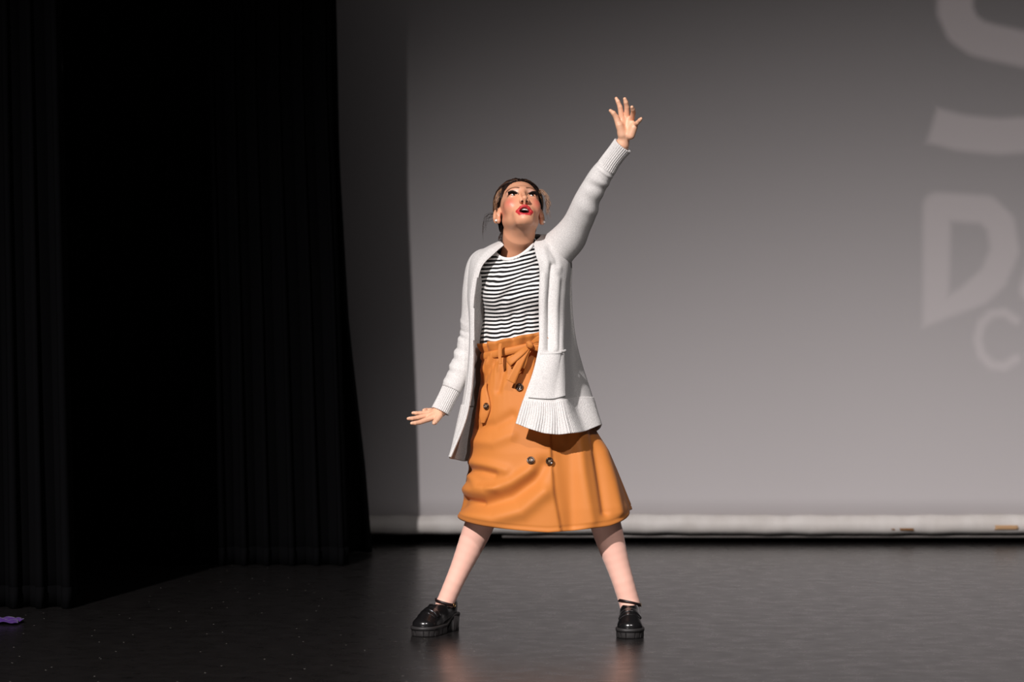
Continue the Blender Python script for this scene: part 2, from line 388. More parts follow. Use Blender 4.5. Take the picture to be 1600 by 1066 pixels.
head = Sdf()
def he(c, r, k=.012, kind='u', rot=None): head.ell(H(*c), np.array(r) * HS, k * HS, HR if rot is None else HR @ rot, kind)
def hc(a, b, ra, rb, k=.012, kind='u'): head.cap(H(*a), H(*b), ra * HS, rb * HS, k * HS, kind)
def rotx(a): c, s = math.cos(a), math.sin(a); return np.array([[1, 0, 0], [0, c, -s], [0, s, c]])
def roty(a): c, s = math.cos(a), math.sin(a); return np.array([[c, 0, s], [0, 1, 0], [-s, 0, c]])
def rotz(a): c, s = math.cos(a), math.sin(a); return np.array([[c, -s, 0], [s, c, 0], [0, 0, 1]])
NECK0 = P(806, 398, .055)
head.cap(H(0, .028, -.055), NECK0, .052, .054, .03)
hc((0, -.018, -.070), (0, .03, -.075), .026, .045, .025)
he((0, .014, .030), (.0665, .090, .076), .02)
he((0, -.028, -.020), (.0575, .060, .082), .03)
for s in (-1, 1):
    hc((s * .044, .0, -.050), (s * .017, -.066, -.097), .012, .013, .022)
    he((s * .037, -.058, -.030), (.021, .022, .023), .022)
    hc((s * .008, -.080, .020), (s * .040, -.066, .020), .0095, .009, .016)
he((0, -.078, -.0985), (.0185, .017, .0145), .016)
he((0, -.074, -.072), (.032, .020, .026), .02)
for s in (-1, 1):
    he((s * .032, -.103, -.002), (.019, .018, .0125), .012, 's')
    he((s * .031, -.0715, 0), (.0165, .0142, .0138), .006)
    he((s * .0315, -.091, -.0018), (.0155, .0095, .0058), .002, 's', rot=roty(-s * .10))
hc((0, -.086, .012), (0, -.106, -.030), .0060, .0074, .012)
he((0, -.1105, -.0355), (.0088, .0082, .0078), .007)
for s in (-1, 1):
    he((s * .0112, -.099, -.0395), (.0064, .0095, .0066), .006)
for s in (-1, 1):
    he((s * .0074, -.1035, -.0470), (.0034, .0052, .0045), .0015, 's')
hc((0, -.1085, -.0415), (0, -.0930, -.0510), .0040, .0042, .003)
# mouth: lips around an open cavity
UL = [(-.0225, -.0855, -.0725), (-.013, -.0945, -.0632), (-.0045, -.0985, -.0590), (0, -.0985, -.0602), (.0045, -.0985, -.0590), (.013, -.0945, -.0632), (.0225, -.0855, -.0725)]
LL = [(-.0225, -.0855, -.0725), (-.014, -.0900, -.0865), (0, -.0920, -.0905), (.014, -.0900, -.0865), (.0225, -.0855, -.0725)]
he((0, -.100, -.0745), (.0185, .032, .0120), .005, 's')
for a, b in zip(UL[:-1], UL[1:]): hc(a, b, .0045 if abs(a[0]) < .02 else .0028, .0045 if abs(b[0]) < .02 else .0028, .003)
for a, b in zip(LL[:-1], LL[1:]): hc(a, b, .0056 if abs(a[0]) < .02 else .0028, .0056 if abs(b[0]) < .02 else .0028, .003)
# ears
for s in (-1, 1):
    r = rotz(-s * .45) @ rotx(.15)
    he((s * .0745, .012, -.016), (.0080, .0205, .0300), .006, rot=r)
    he((s * .0710, .006, -.042), (.0065, .0105, .0100), .006)
    he((s * .0825, .0075, -.013), (.0068, .0125, .0195), .003, 's', rot=r)
    he((s * .074, -.001, -.020), (.004, .004, .008), .003)

# --- torso, arms, legs
torso = Sdf()
torso.cap(H(0, .028, -.055), NECK0, .052, .054, .03)
torso.cap(P(806, 396, .05), P(758, 412, .045), .045, .044, .05)
torso.cap(P(808, 394, .05), P(862, 392, .045), .045, .044, .05)
torso.ell(P(811, 452, .035), (.130, .092, .140), .05)
for c in (P(784, 462, -.045), P(838, 456, -.045)): torso.ell(c, (.052, .050, .052), .05)
torso.ell(P(811, 530, .02), (.128, .092, .120), .06)
torso.ell(P(818, 600, .025), (.142, .108, .110), .06)
SHL, ELL, WRL = P(751, 412, .045), P(735, 528, .075), P(687, 642, .02)
SHR, ELR, WRR = P(868, 392, .04), P(918, 306, -.13), P(972.5, 226, -.22)
arms = Sdf()
arms.cap(SHL, ELL, .042, .034, .01).cap(ELL, WRL, .034, .0215, .01).cap(SHR, ELR, .043, .034, .01).cap(ELR, WRR, .034, .022, .01)
legs = Sdf()
HPL, KNL, ANL = P(794, 612, .03), P(768, 775, -.005), P(695, 944, .02)
HPR, KNR, ANR = P(850, 612, .03), P(933, 772, -.02), P(984, 944, .015)
def leg(hp, kn, an, calf, r1, r2, r3):
    legs.cap(hp, kn, .075, .050, .006)
    m1 = kn + (an - kn) * .32 + calf
    ts = np.linspace(0, 1, 15); rr = np.interp(ts, [0, .32, .72, 1], [.050, r1, r2, r3]); rr = (rr + np.interp(ts - .08, [0, .32, .72, 1], [.050, r1, r2, r3]) + np.interp(ts + .08, [0, .32, .72, 1], [.050, r1, r2, r3])) / 3
    pp = kn + (an - kn) * ts[:, None] + calf * np.sin(np.pi * np.clip(ts / .8, 0, 1))[:, None]
    for i in range(14): legs.cap(pp[i], pp[i + 1], rr[i], rr[i + 1], .0015)
leg(HPL, KNL, ANL, np.array([.002, .012, 0]), .049, .0315, .0285)
leg(HPR, KNR, ANR, np.array([-.002, .012, 0]), .052, .036, .0335)
legs.cap(ANL, P(683, 968, -.03), .026, .022, .01); legs.cap(ANR, P(982, 968, -.06), .029, .024, .01)

# --- hands
hand_up, hand_dn = Sdf(), Sdf()
def finger(S_, pts, rs, k=.0022):
    for i in range(len(pts) - 1): S_.cap(pts[i], pts[i + 1], rs[i], rs[i + 1], k)
y0 = -.225
hand_up.cap(ELR + (WRR - ELR) * .7, WRR, .026, .0225, .004).cap(WRR, P(976, 211, y0 - .005), .0215, .019, .004)
W2 = P(977, 212, y0)
kn = dict(i=P(971.5, 185, y0 - .004), m=P(979.5, 183, y0 + .002), r=P(987, 187, y0 - .008), p=P(992, 195, y0 - .022))
for k_, a in (('i', P(971, 208, y0 - .010)), ('m', P(976, 209, y0)), ('r', P(981, 210, y0 - .006)), ('p', P(986, 211, y0 - .018))):
    hand_up.cap(a, kn[k_], .0125, .0105, .010)
hand_up.cap(P(972, 210, y0 - .016), P(968, 196, y0 - .022), .0135, .0125, .010)      # thenar
hand_up.cap(P(985, 212, y0 - .02), P(990, 200, y0 - .026), .0115, .0105, .010)       # hypothenar
finger(hand_up, [P(968, 198, y0 - .018), P(962.8, 183.5, y0 - .020), P(958.5, 177, y0 - .026), P(953.8, 173, y0 - .028)], [.0125, .0095, .0082, .0058])
finger(hand_up, [kn['i'], P(968.8, 167.5, y0 - .012), P(965.6, 159, y0 - .014), P(962.9, 154, y0 - .012)], [.0102, .0086, .0074, .0058])
finger(hand_up, [kn['m'], P(979.6, 167.5, y0 - .016), P(978.0, 160, y0 - .026), P(976.2, 154.6, y0 - .030)], [.0104, .0088, .0078, .0060])
finger(hand_up, [kn['r'], P(989.6, 176, y0 - .040), P(988.8, 171, y0 - .058), P(987.4, 167.5, y0 - .068)], [.0098, .0082, .0074, .0058])
finger(hand_up, [kn['p'], P(996.4, 191.5, y0 - .048), P(999.8, 187.6, y0 - .060), P(1001.6, 185.6, y0 - .066)], [.0090, .0074, .0066, .0052])
y1 = .02
hand_dn.cap(ELL + (WRL - ELL) * .75, WRL, .024, .0215, .012).cap(WRL, P(683, 646, y1 - .005), .0215, .018, .012)
kd = dict(i=P(668.5, 655.5, y1 - .040), m=P(666.5, 650, y1 - .020), r=P(668.5, 645.5, y1 + .002), p=P(672.5, 642, y1 + .022))
for k_, a in (('i', P(685, 649, y1 - .022)), ('m', P(684, 647, y1 - .010)), ('r', P(684, 644.5, y1 + .004)), ('p', P(684, 643, y1 + .014))):
    hand_dn.cap(a, kd[k_], .0125, .0098, .010)
finger(hand_dn, [P(686, 650, y1 - .022), P(682.5, 656, y1 - .044), P(679.5, 660, y1 - .062), P(678, 661.5, y1 - .072)], [.0130, .0100, .0088, .0062])
finger(hand_dn, [kd['i'], P(656, 660, y1 - .062), P(648.5, 661.3, y1 - .074), P(643.3, 661.6, y1 - .080)], [.0098, .0082, .0072, .0056])
finger(hand_dn, [kd['m'], P(652.5, 653, y1 - .040), P(644, 654.3, y1 - .052), P(638, 654.4, y1 - .058)], [.0100, .0084, .0074, .0058])
finger(hand_dn, [kd['r'], P(656.5, 646.2, y1 - .012), P(650, 646, y1 - .020), P(645.2, 645.6, y1 - .024)], [.0094, .0080, .0070, .0056])
finger(hand_dn, [kd['p'], P(666.5, 640.9, y1 + .020), P(664, 640.9, y1 + .010), P(661.9, 641.2, y1 + .002)], [.0086, .0070, .0062, .0050])

# --- body mesh: one figure meshed finely where skin shows
whole = Sdf(); whole.ops = torso.ops + arms.ops + legs.ops
zc = P(0, 416)[2]
V1, F1 = extract(head, HO + [-.14, -.17, -.30], HO + [.14, .15, .14], .0017); V1, F1 = keep(V1, F1, V1[:, 2] > zc)
V2, F2 = extract(hand_up, P(945, 250, -.34), P(1012, 145, -.10), .0015)
V3, F3 = extract(hand_dn, P(628, 680, -.1), P(712, 615, .12), .0015)
V4, F4 = extract(whole, (-.36, -.32, .02), (.48, .25, 1.62), .007, off=-.007)
hl = Hloc(V4); V4, F4 = keep(V4, F4, (V4[:, 2] < zc + .02) | (np.abs(V4[:, 0] - NECK0[0]) > .09))
def skin_colors(V, isface):
    n = len(V); base = np.array(lin(222, 160, 126)); C = np.tile(base, (n, 1))
    C *= (1 + .05 * snoise(V, 5, 60))[:, None]
    if isface:
        q = Hloc(V); x, y, z = q.T; ax = np.abs(x)
        def mixin(m, c): nonlocal C; m = np.clip(m, 0, 1)[:, None]; C = C * (1 - m) + np.array(c) * m
        front = (y < -.03)
        mixin(.55 * np.exp(-(((ax - .047) / .017) ** 2 + ((z + .030) / .020) ** 2)) * (y < .0), lin(205, 60, 62))           # blush
        mixin(.40 * np.exp(-(((ax - .03) / .016) ** 2 + ((z - .013) / .007) ** 2)) * front, lin(245, 215, 210))              # eye shadow
        dl = np.full(n, 1e9)
        for L_, rr in ((UL, .0050), (LL, .0062)):
            for a, b in zip(L_[:-1], L_[1:]):
                a = np.array(a); b = np.array(b); t = np.clip((q - a) @ (b - a) / ((b - a) @ (b - a)), 0, 1)
                dl = np.minimum(dl, np.linalg.norm(q - a - t[:, None] * (b - a), axis=1) - rr)
        mixin(smooth01((.0014 - dl) / .0012), lin(196, 52, 56))                                                             # lipstick
        mixin(((np.abs(x) < .021) & (np.abs(z + .0745) < .014) & (y > -.0895) & (y < -.04) & (dl > .0012)).astype(float), lin(60, 18, 18))   # mouth inside
        bd = polydist(ax, z, [(.013, .0215), (.024, .0275), (.036, .0285), (.050, .0200)])
        mixin(.85 * smooth01((.0034 - bd) / .0016) * (y < -.045), lin(62, 38, 28))                                           # eyebrows
        ed = np.hypot((ax - .0315) / .0165, (z - .0006) / .0082)
        mixin(.85 * np.exp(-((ed - 1.0) / .11) ** 2) * front * (z > -.004), lin(30, 18, 16))                                                    # eyeliner
        mixin(.95 * smooth01((.0048 - np.sqrt((ax - .0074) ** 2 * 1.3 + (y + .1030) ** 2 * .5 + (z + .0455) ** 2)) / .0012), lin(34, 12, 10))  # nostril hollows: their shade painted into the skin colour
    return C
m_skin = mat('skin', rough=.44, spec=.45); attr_color(m_skin, 'col')
bsdf(m_skin).inputs['Subsurface Weight'].default_value = .12; bsdf(m_skin).inputs['Subsurface Radius'].default_value = (.012, .005, .003); bsdf(m_skin).inputs['Subsurface Scale'].default_value = .5
off = 0; VV, FF, CC = [], [], []
for V_, F_, fc in ((V1, F1, True), (V2, F2, False), (V3, F3, False), (V4, F4, False)):
    VV.append(V_); FF.append(F_ + off); CC.append(skin_colors(V_, fc) * (np.array([1.10, 1.28, 1.40]) if not fc else 1)); off += len(V_)
body = part('body', np.concatenate(VV), np.concatenate(FF), m_skin, label='warm brown skin with stage make-up, red lips and rosy cheeks')
carr(body, 'col', np.concatenate(CC))
# tights
m_tights = mat('pink_tights', lin(238, 186, 168), .55, .3, sheen=.2)
bump_noise(m_tights, 500, .1, .001)
Vt, Ft = extract(legs, (-.30, -.20, .03), (.48, .22, .64), .005, off=.0025)
part('tights', Vt, Ft, m_tights, label='pale pink tights')

# --- eyes, lashes, teeth, nails, earrings
m_eye = mat('eye', rough=.25, spec=.3); attr_color(m_eye, 'col')
m_lash = mat('black_lash', lin(22, 14, 12), .7, .2); m_teeth = mat('teeth', lin(245, 242, 235), .3, .5)
for s in (-1, 1):
    c = np.array([s * .031, -.0715, 0]); nu, nv = 32, 24; th = np.linspace(0, np.pi, nv)[:, None]; ph = np.linspace(0, 2 * np.pi, nu, endpoint=False)[None]
    d = np.stack([np.sin(th) * np.cos(ph), np.sin(th) * np.sin(ph), np.cos(th) + 0 * ph], -1).reshape(-1, 3)
    g = nrm([.34, -1, .16]); e1 = nrm(np.cross(g, [0, 0, 1])); e2 = np.cross(e1, g)
    Q = c + .0124 * (d[:, :1] * e1 + d[:, 1:2] * e2 + d[:, 2:] * g)
    ang = np.arccos(np.clip(d[:, 2], -1, 1)); C = np.tile(lin(244, 240, 236), (len(d), 1))
    C[ang < .60] = lin(58, 34, 22); C[ang < .30] = (.004, .003, .003)
    o = part('eye', np.array([H(*v) for v in Q]), grid_faces(nv, nu, True), m_eye); carr(o, 'col', C)
    # upper lash fan: a curved strip with separate lash tips
    prts = []; t = np.linspace(-1, 1, 19)
    ex = s * .0315 + t * .0150; ez = .0048 * (1 - t * t) - .0030 + s * t * .0012; ey = -.0858 + .0070 * t * t
    for i in range(len(t) - 1):
        L_ = .0120 + .0045 * (s * t[i] + 1) / 2 + .0012 * (i % 2)
        a = H(ex[i], ey[i], ez[i] + .0006); b = H(ex[i + 1], ey[i + 1], ez[i + 1] + .0006); m_ = H((ex[i] + ex[i + 1]) / 2 + s * .0030 * (s * t[i] + .6), ey[i] - L_ * .55, ez[i] + L_ * .62 - .002)
        mid1 = a * .30 + m_ * .70 - (b - a) * .40; mid2 = b * .30 + m_ * .70 + (b - a) * .40; up = (HR @ np.array([0, 0, 1])) * .0019
        vs = np.array([a - up, b - up, b + up, a + up, m_, mid1 + up * .6, mid2 + up * .6])
        prts.append((vs, [(0, 1, 6, 5), (3, 5, 6, 2), (5, 6, 4), (0, 5, 3), (1, 2, 6), (0, 3, 2, 1)]))
    v, f = merge(prts); part('eyelash', v, f, m_lash)
    lo_ = np.array([H(s * .0315 + q * .0140, -.0845 + .0055 * q * q, -.0048 * (1 - q * q) - .0018 + s * q * .0012) for q in np.linspace(-1, 1, 14)])
    v, f = tube(lo_, .0006, 6, caps=True); part('eyelash', v, f, m_lash)
    # ear stud
    v, f = tube(np.array([H(s * (.0785 + .0055 * math.sin(a)), .0045, -.0430) for a in np.linspace(-1.4, 1.4, 8)]), [.0042 * math.cos(a) ** .7 + 1e-4 for a in np.linspace(-1.4, 1.4, 8)], 12, caps=True)
    part('earring', v, f, mat('pearl', lin(240, 232, 226), .15, .7), label='small pearl ear stud')
tt = np.linspace(-1, 1, 25); rows = []
for z in (-.0615, -.0650, -.0682):
    rows.append([H(.0165 * q, -.0885 + .008 * q * q - .0006 * abs(math.sin(q * 9.4)), z + .0006 * abs(math.sin(q * 9.4)) + .0016 * q * q) for q in tt])
solidify(part('teeth', np.array(rows).reshape(-1, 3), grid_faces(3, 25), m_teeth), .002)
rows = [[H(.012 * q, -.0760 - .006 * (1 - q * q) - .003 * r_, -.0840 + .003 * (1 - q * q) * r_) for q in tt] for r_ in np.linspace(-1, 1, 5)]
solidify(part('tongue', np.array(rows).reshape(-1, 3), grid_faces(5, 25), mat('tongue', lin(200, 95, 95), .4)), .004)
m_nail = mat('nail', lin(240, 200, 190), .2, .6)
def nail(a, b, up, r):
    a, b = np.array(a), np.array(b); d = nrm(b - a); up = nrm(np.array(up) - d * (np.array(up) @ d)); sd = np.cross(d, up)
    g = np.linspace(-1, 1, 5); V = [b - d * .0055 + d * (u * .0050) + sd * (w_ * r * .72) + up * (r * (1.06 - .28 * w_ * w_)) for u in g for w_ in g]
    solidify(part('fingernail', np.array(V), grid_faces(5, 5), m_nail), .0006)
for a, b, r in (((656, 660, y1 - .062), (643.8, 661.6, y1 - .079), .0056), ((652.5, 653, y1 - .04), (638.8, 654.4, y1 - .057), .0058), ((656, 646, y1 - .012), (645.8, 645.6, y1 - .0235), .0056), ((666, 641, y1 + .02), (662.4, 641.1, y1 + .003), .005)):
    nail(P(*a), P(*b), (.1, -.35, 1), r)
nail(P(682.5, 656, y1 - .044), P(678.6, 661, y1 - .069), (-.5, -.3, .6), .0062)

# --- hair: pulled back into a low bun, loose wisps
m_hair = mat('hair', rough=.42, spec=.5); attr_color(m_hair, 'col')
hair = Sdf()
hair.ell(H(0, .018, .034), np.array([.0800, .0935, .0825]) * HS, .02, HR)
hair.ell(H(0, .060, -.030), np.array([.060, .050, .055]) * HS, .03, HR)
hair.ell(H(0, .118, .010), np.array([.040, .034, .038]) * HS, .01, HR)
def hairline(q):   # > 0 where hair grows: behind a line that frames the face
    x, y, z = q.T; ax = np.abs(x)
    yl = np.interp(z, [-.09, -.05, -.02, -.004, .010, .030, .045, .062, .072, .085], [.04, .036, .034, .000, -.028, -.048, -.055, -.064, -.085, -.13])
    return y - yl
Vh, Fh = extract(hair, HO + [-.16, -.15, -.2], HO + [.16, .24, .2], .0030, mod=lambda p: .0016 * np.sin(Hloc(p)[:, 0] * 520 + 2 * np.sin(Hloc(p)[:, 2] * 60)))
Vh, Fh = keep(Vh, Fh, hairline(Hloc(Vh)) > 0)
dark, brown, gold = np.array(lin(38, 25, 20)), np.array(lin(78, 52, 38)), np.array(lin(150, 112, 82))
prts = [(Vh, [tuple(f) for f in Fh])]; HC = [np.tile(dark, (len(Vh), 1))]
rs = np.random.RandomState(11)
BUN = np.array([0, .105, .005])
def strand(q, r, c, parts=prts):
    pth = np.array([H(*v) for v in q]); n = len(pth); rr = r * (1 - .75 * np.linspace(0, 1, n) ** 3)
    v, f = tube(pth, rr, 5); parts.append((v, [tuple(t) for t in f])); HC.append(np.tile(c, (len(v), 1)))
cen, rad = np.array([0, .018, .034]), np.array([.0812, .0945, .0835])
for i in range(230):
    # start on the hairline, sweep over the skull to the bun
    z = rs.uniform(.014, .076) if rs.rand() < .85 else rs.uniform(-.045, .0); sgn = rs.choice([-1, 1]); y = np.interp(z, [-.09, -.05, -.02, -.004, .010, .030, .045, .062, .072, .085], [.04, .036, .034, .000, -.028, -.048, -.055, -.064, -.085, -.13]) + rs.uniform(-.001, .012)
    if z > .064: x = rs.uniform(-.045, .045); y = -.055 - rs.uniform(0, .012) + abs(x) * .4
    else: x = sgn * .080
    a = nrm((np.array([x, y, z]) - cen) / rad); b = nrm((BUN - cen) / rad)
    pts = []
    for t in np.linspace(0, 1, 12):
        d = nrm(a * (1 - t) + b * t); lift = 1.0 + .018 * math.sin(math.pi * t) + rs.normal(0, .0015); pts.append(cen + rad * d * lift)
    u = rs.rand(); side = abs(pts[0][0]) > .055 and pts[0][2] > -.02
    c = dark if u < .45 else (brown if u < .8 or not side else gold); c = gold * rs.uniform(.8, 1.1) if side and u > .62 else c
    strand(pts, rs.uniform(.0012, .0024), c)
for i in range(60):      # bun curls
    a0 = rs.uniform(0, 6.28); t = np.linspace(0, 1.3, 9); r_ = .034 + rs.uniform(0, .008); tl = rs.uniform(-1, 1)
    strand([BUN + np.array([r_ * math.cos(a0 + 2 * q), .015 + .02 * tl + .01 * math.sin(5 * q), r_ * math.sin(a0 + 2 * q)]) for q in t], .0026, dark if rs.rand() < .6 else brown)
def wisp(pts, r, c, n=16, curl=.002): 
    q = spline(pts, n); q[1:] += rs.normal(0, curl * .3, (n - 1, 3)); strand(q, r, c)
for i in range(34):      # loose wisps beside the right temple (image right)
    j = rs.normal(0, .003, 3)
    wisp([(.060, -.030, .062), (.076 + j[0], -.034, .052 + j[1]), (.089 + j[0], -.030, .030 + j[2]), (.094 + 1.5 * j[1], -.022, .005 + 2 * j[0]), (.091 + 2 * j[2], -.016, -.018 + 4 * j[1])], rs.uniform(.0005, .0010), gold * rs.uniform(.6, 1.15) if i % 3 else brown)
for i in range(30):      # and on the other temple
    j = rs.normal(0, .003, 3)
    wisp([(-.058, -.038, .058), (-.072 + j[0], -.036, .040), (-.079 + j[1], -.026, .015), (-.0815 + j[0], -.014, .004 + j[2]), (-.0805 + j[1], -.006, -.008)], rs.uniform(.0006, .0011), gold * rs.uniform(.7, 1.1) if i % 3 else brown)
for i in range(12):      # fly-away curls behind the ear (image left)
    j = rs.normal(0, .007, 3); L_ = rs.uniform(.5, 1.1)
    wisp([(-.070, .03, -.005 + j[0]), (-.080 - .010 * L_, .045, .006 + j[1]), (-.088 - .020 * L_, .06, -.002 + j[0] * 2), (-.092 - .022 * L_, .07, -.028 * L_ + j[2]), (-.088 - .026 * L_, .075, -.055 * L_ + j[1])], .0005, dark)
for i in range(10):
    j = rs.normal(0, .004, 3)
    wisp([(-.05, .06, -.05 + j[0]), (-.056 + j[1], .066, -.075), (-.052 + j[2], .062, -.10 + j[0])], .002, dark)
v, f = merge(prts); o = part('hair', v, f, m_hair, label='dark brown hair pulled back with lighter loose strands'); carr(o, 'col', np.concatenate(HC))

# --- striped shirt
m_shirt = mat('striped_jersey', rough=.8, spec=.2, sheen=.1)
at = nd(m_shirt, 'ShaderNodeAttribute', attribute_name='stripe'); fr = nd(m_shirt, 'ShaderNodeMath', operation='FRACT'); lk(m_shirt, at.outputs['Fac'], fr.inputs[0])
rp = nd(m_shirt, 'ShaderNodeValToRGB'); e = rp.color_ramp.elements
e[0].position = 0; e[0].color = (*lin(15, 15, 17), 1); e[1].position = .46; e[1].color = (*lin(15, 15, 17), 1)
for ps, c in ((.52, lin(238, 236, 234)), (.95, lin(238, 236, 234)), (1.0, lin(15, 15, 17))): x = e.new(ps); x.color = (*c, 1)
lk(m_shirt, fr.outputs[0], rp.inputs[0]); lk(m_shirt, rp.outputs[0], bsdf(m_shirt).inputs['Base Color'])
def shirt_mod(p):
    px, py = to_px(p); fr_ = smooth01((.02 - p[:, 1]) / .05); d = 0
    for ln, wd, dp in (([(846, 400), (818, 432), (800, 450), (780, 470)], 6, .006), ([(846, 430), (820, 452), (790, 462), (782, 480)], 6, .005), ([(775, 412), (765, 430), (750, 455)], 5, .004), ([(790, 408), (780, 425), (770, 440)], 5, .004),
                       ([(802, 490), (804, 540)], 5, .006), ([(782, 500), (785, 540)], 5, .004), ([(824, 490), (822, 540)], 5, .005), ([(755, 490), (762, 540)], 4, .004)):
        d = d + dp * np.exp(-(polydist(px, py, ln) / wd) ** 2)
    return d * fr_ + .0012 * snoise(p, 3, 55)
Vs, Fs = extract(torso, (-.22, -.20, .90), (.26, .22, 1.46), .0042, off=.008, mod=shirt_mod)
def front_pt(px, py, y_from=-.3, y_to=.2, off=.008):
    ys = np.linspace(y_from, y_to, 160); q = np.array([P(px, py, y) for y in ys]); dv = torso(q) - off; i = int(np.argmax(dv < 0)); return q[i] if dv[i] < 0 else P(px, py, .03)
NLP = [(774, 393), (778, 399.5), (786, 404), (797, 405), (810, 401), (822, 393), (832, 384)]
NL = [front_pt(*q) for q in NLP] + [P(838, 377, .06), P(828, 371, .105), P(806, 370, .118), P(784, 377, .105), P(773, 386, .06)]
bd_pts = spline(NL, 60, True)
px, py = to_px(Vs); lim = np.interp(px, [q[0] for q in NLP], [q[1] for q in NLP])
backlim = np.interp(px, [770, 806, 840], [388, 371, 377])
Vs, Fs = keep(Vs, Fs, ~((py < np.where(Vs[:, 1] < .055, lim, backlim)) & (px > 770) & (px < 838)) & ~((px < 766) & (py < 405) & (Vs[:, 1] > -.03)) & ~((px > 838) & (py < 396) & (Vs[:, 1] > -.05)) & (Vs[:, 2] > P(0, 548)[2]))
sh = part('shirt', Vs, Fs, m_shirt, label='black and white striped shirt')
px, py = to_px(Vs)
slope = .20 * smooth01((px - 760) / 60) * (px - 778)
farr(sh, 'stripe', (py + slope + 2.0 * snoise(Vs, 9, 26) * .5 + 1.5 * shirt_mod(Vs) / .006) / 6.35 + 100)
md = sh.modifiers.new('smooth', 'SMOOTH'); md.factor = .5; md.iterations = 2
pc = bd_pts.mean(0); pn = nrm(np.array([-.1, -.45, .9]))
a = np.linspace(0, 2 * np.pi, 10, endpoint=False); outd = nrm(bd_pts - pc); w_ = pn * .9 - outd * .45
w_ = nrm(np.tile(pn, (60, 1)) - outd * .55)
Vb = bd_pts[:, None] + .0062 * np.cos(a)[None, :, None] * w_[:, None] + .0030 * np.sin(a)[None, :, None] * nrm(np.cross(w_, np.roll(bd_pts, -1, 0) - bd_pts))[:, None]
ring = grid_faces(61, 10, True); ring = np.where(ring >= 600, ring - 600, ring)
m_rib = mat('white_rib', lin(236, 233, 230), .8, .2, sheen=.1)
part('neckband', Vb.reshape(-1, 3), ring, m_rib, sh)

# --- skirt
m_skirt = mat('mustard_crepe', lin(199, 122, 55), .62, .3, sheen=.06)
nz, mp = bump_noise(m_skirt, 420, .12, .001); 
SK = [(545, 757, 872, .100, .100), (570, 752, 878, .116, .112), (600, 750, 887, .132, .125), (640, 744, 906, .148, .145), (670, 740, 930, .160, .160), (705, 736, 950, .178, .18), (735, 733, 963, .186, .19), (762, 729, 974, .192, .20), (790, 724, 985, .198, .205), (812, 720, 990, .200, .21)]
skz = [P(0, r[0], .02)[2] for r in SK][::-1]
def sk_at(z):
    g = lambda i, f=lambda q: q: np.interp(z, skz, [f(r[i]) for r in SK][::-1])
    xl = g(1, lambda q: (q - 800) * 8.02 / FPX); xr = g(2, lambda q: (q - 800) * 8.02 / FPX)
    return (xl + xr) / 2, (xr - xl) / 2, g(3), g(4)
nu, nv = 360, 130
th = np.linspace(0, 2 * np.pi, nu, endpoint=False)[None]; t = np.linspace(0, 1, nv)[:, None]
ztop = P(0, 546, .02)[2]
hem = np.interp(np.mod(th, 2 * np.pi), [0, np.pi / 2, np.pi, 1.25 * np.pi, 1.5 * np.pi, 1.75 * np.pi, 2 * np.pi], [.428, .42, .404, .383, .366, .385, .428])
zz = ztop + (hem - ztop) * t
cx, A_s, bf, bb = sk_at(zz)
cs_, sn_ = np.cos(th), np.sin(th); ex_ = .92
X = cx + A_s * np.sign(cs_) * np.abs(cs_) ** ex_; Y = .02 + np.where(sn_ < 0, bf, bb) * np.sign(sn_) * np.abs(sn_) ** ex_
nrmx = nrm(np.stack([cs_ / A_s, sn_ / np.where(sn_ < 0, bf, bb), 0 * zz + .15 / A_s], -1))
S0 = np.stack([X, Y, zz], -1); px, py = to_px(S0)
front = smooth01((-sn_ + .25) / .35) + 0 * zz
dis = 0 * px
for ln, wd, dp in (([(722, 790), (760, 788), (800, 776), (835, 752), (850, 728)], 11, -.018), ([(724, 804), (770, 812), (815, 800), (850, 770)], 12, .013),
                   ([(728, 765), (760, 770), (800, 755), (830, 735)], 10, .012), ([(733, 734), (752, 736), (772, 741)], 6, -.008), ([(733, 722), (765, 728), (790, 735)], 8, .007),
                   ([(727, 781), (742, 784), (752, 786)], 4, -.006), ([(735, 745), (748, 760), (775, 764)], 6, .006),
                   ([(742, 690), (770, 692), (800, 680)], 9, .006), ([(748, 668), (775, 664), (800, 650)], 8, -.006), ([(752, 600), (765, 575), (780, 556)], 5, -.006), ([(755, 580), (765, 562), (770, 552)], 4, .006), ([(790, 556), (786, 580), (778, 610)], 5, -.006),
                   ([(895, 600), (905, 680), (912, 740), (925, 815)], 10, .008), ([(915, 600), (931, 676), (940, 740), (948, 800)], 7, -.011), ([(928, 640), (946, 700), (960, 750), (970, 800)], 8, .009), ([(885, 600), (895, 690), (898, 820)], 10, -.006),
                   ([(842, 548), (838, 590), (835, 640)], 5, -.006), ([(812, 552), (814, 580)], 4, -.005), ([(880, 700), (886, 760), (893, 830)], 13, -.008)):
    dis = dis + dp * (1.4 if dp > -.017 else 1) * np.exp(-(polydist(px, py, ln) / wd) ** 2)
seam = np.interp(py, [540, 675, 720, 770, 831], [850, 860, 862.5, 866, 877.5])
step = 1 / (1 + np.exp((px - seam) / .7)); dis = dis + .015 * (step - .5) * smooth01((px - seam + 60) / 50)
dis = dis * front
dis = dis + (1 - front) * .012 * t * np.sin(9 * th) + .0015 * np.sin(46 * th + 1.3 * np.sin(6 * th)) * np.exp(-t * 9)
dis = dis - .0022 * np.exp(-((zz - hem - .014) / .0022) ** 2)
SKV = S0 + nrmx * dis[..., None]
sk = part('skirt', SKV.reshape(-1, 3), grid_faces(nv, nu, True)[:, ::-1], m_skirt, label='mustard orange button-front midi skirt'); solidify(sk, .003, -1)
SKP = np.stack(to_px(SKV), -1)
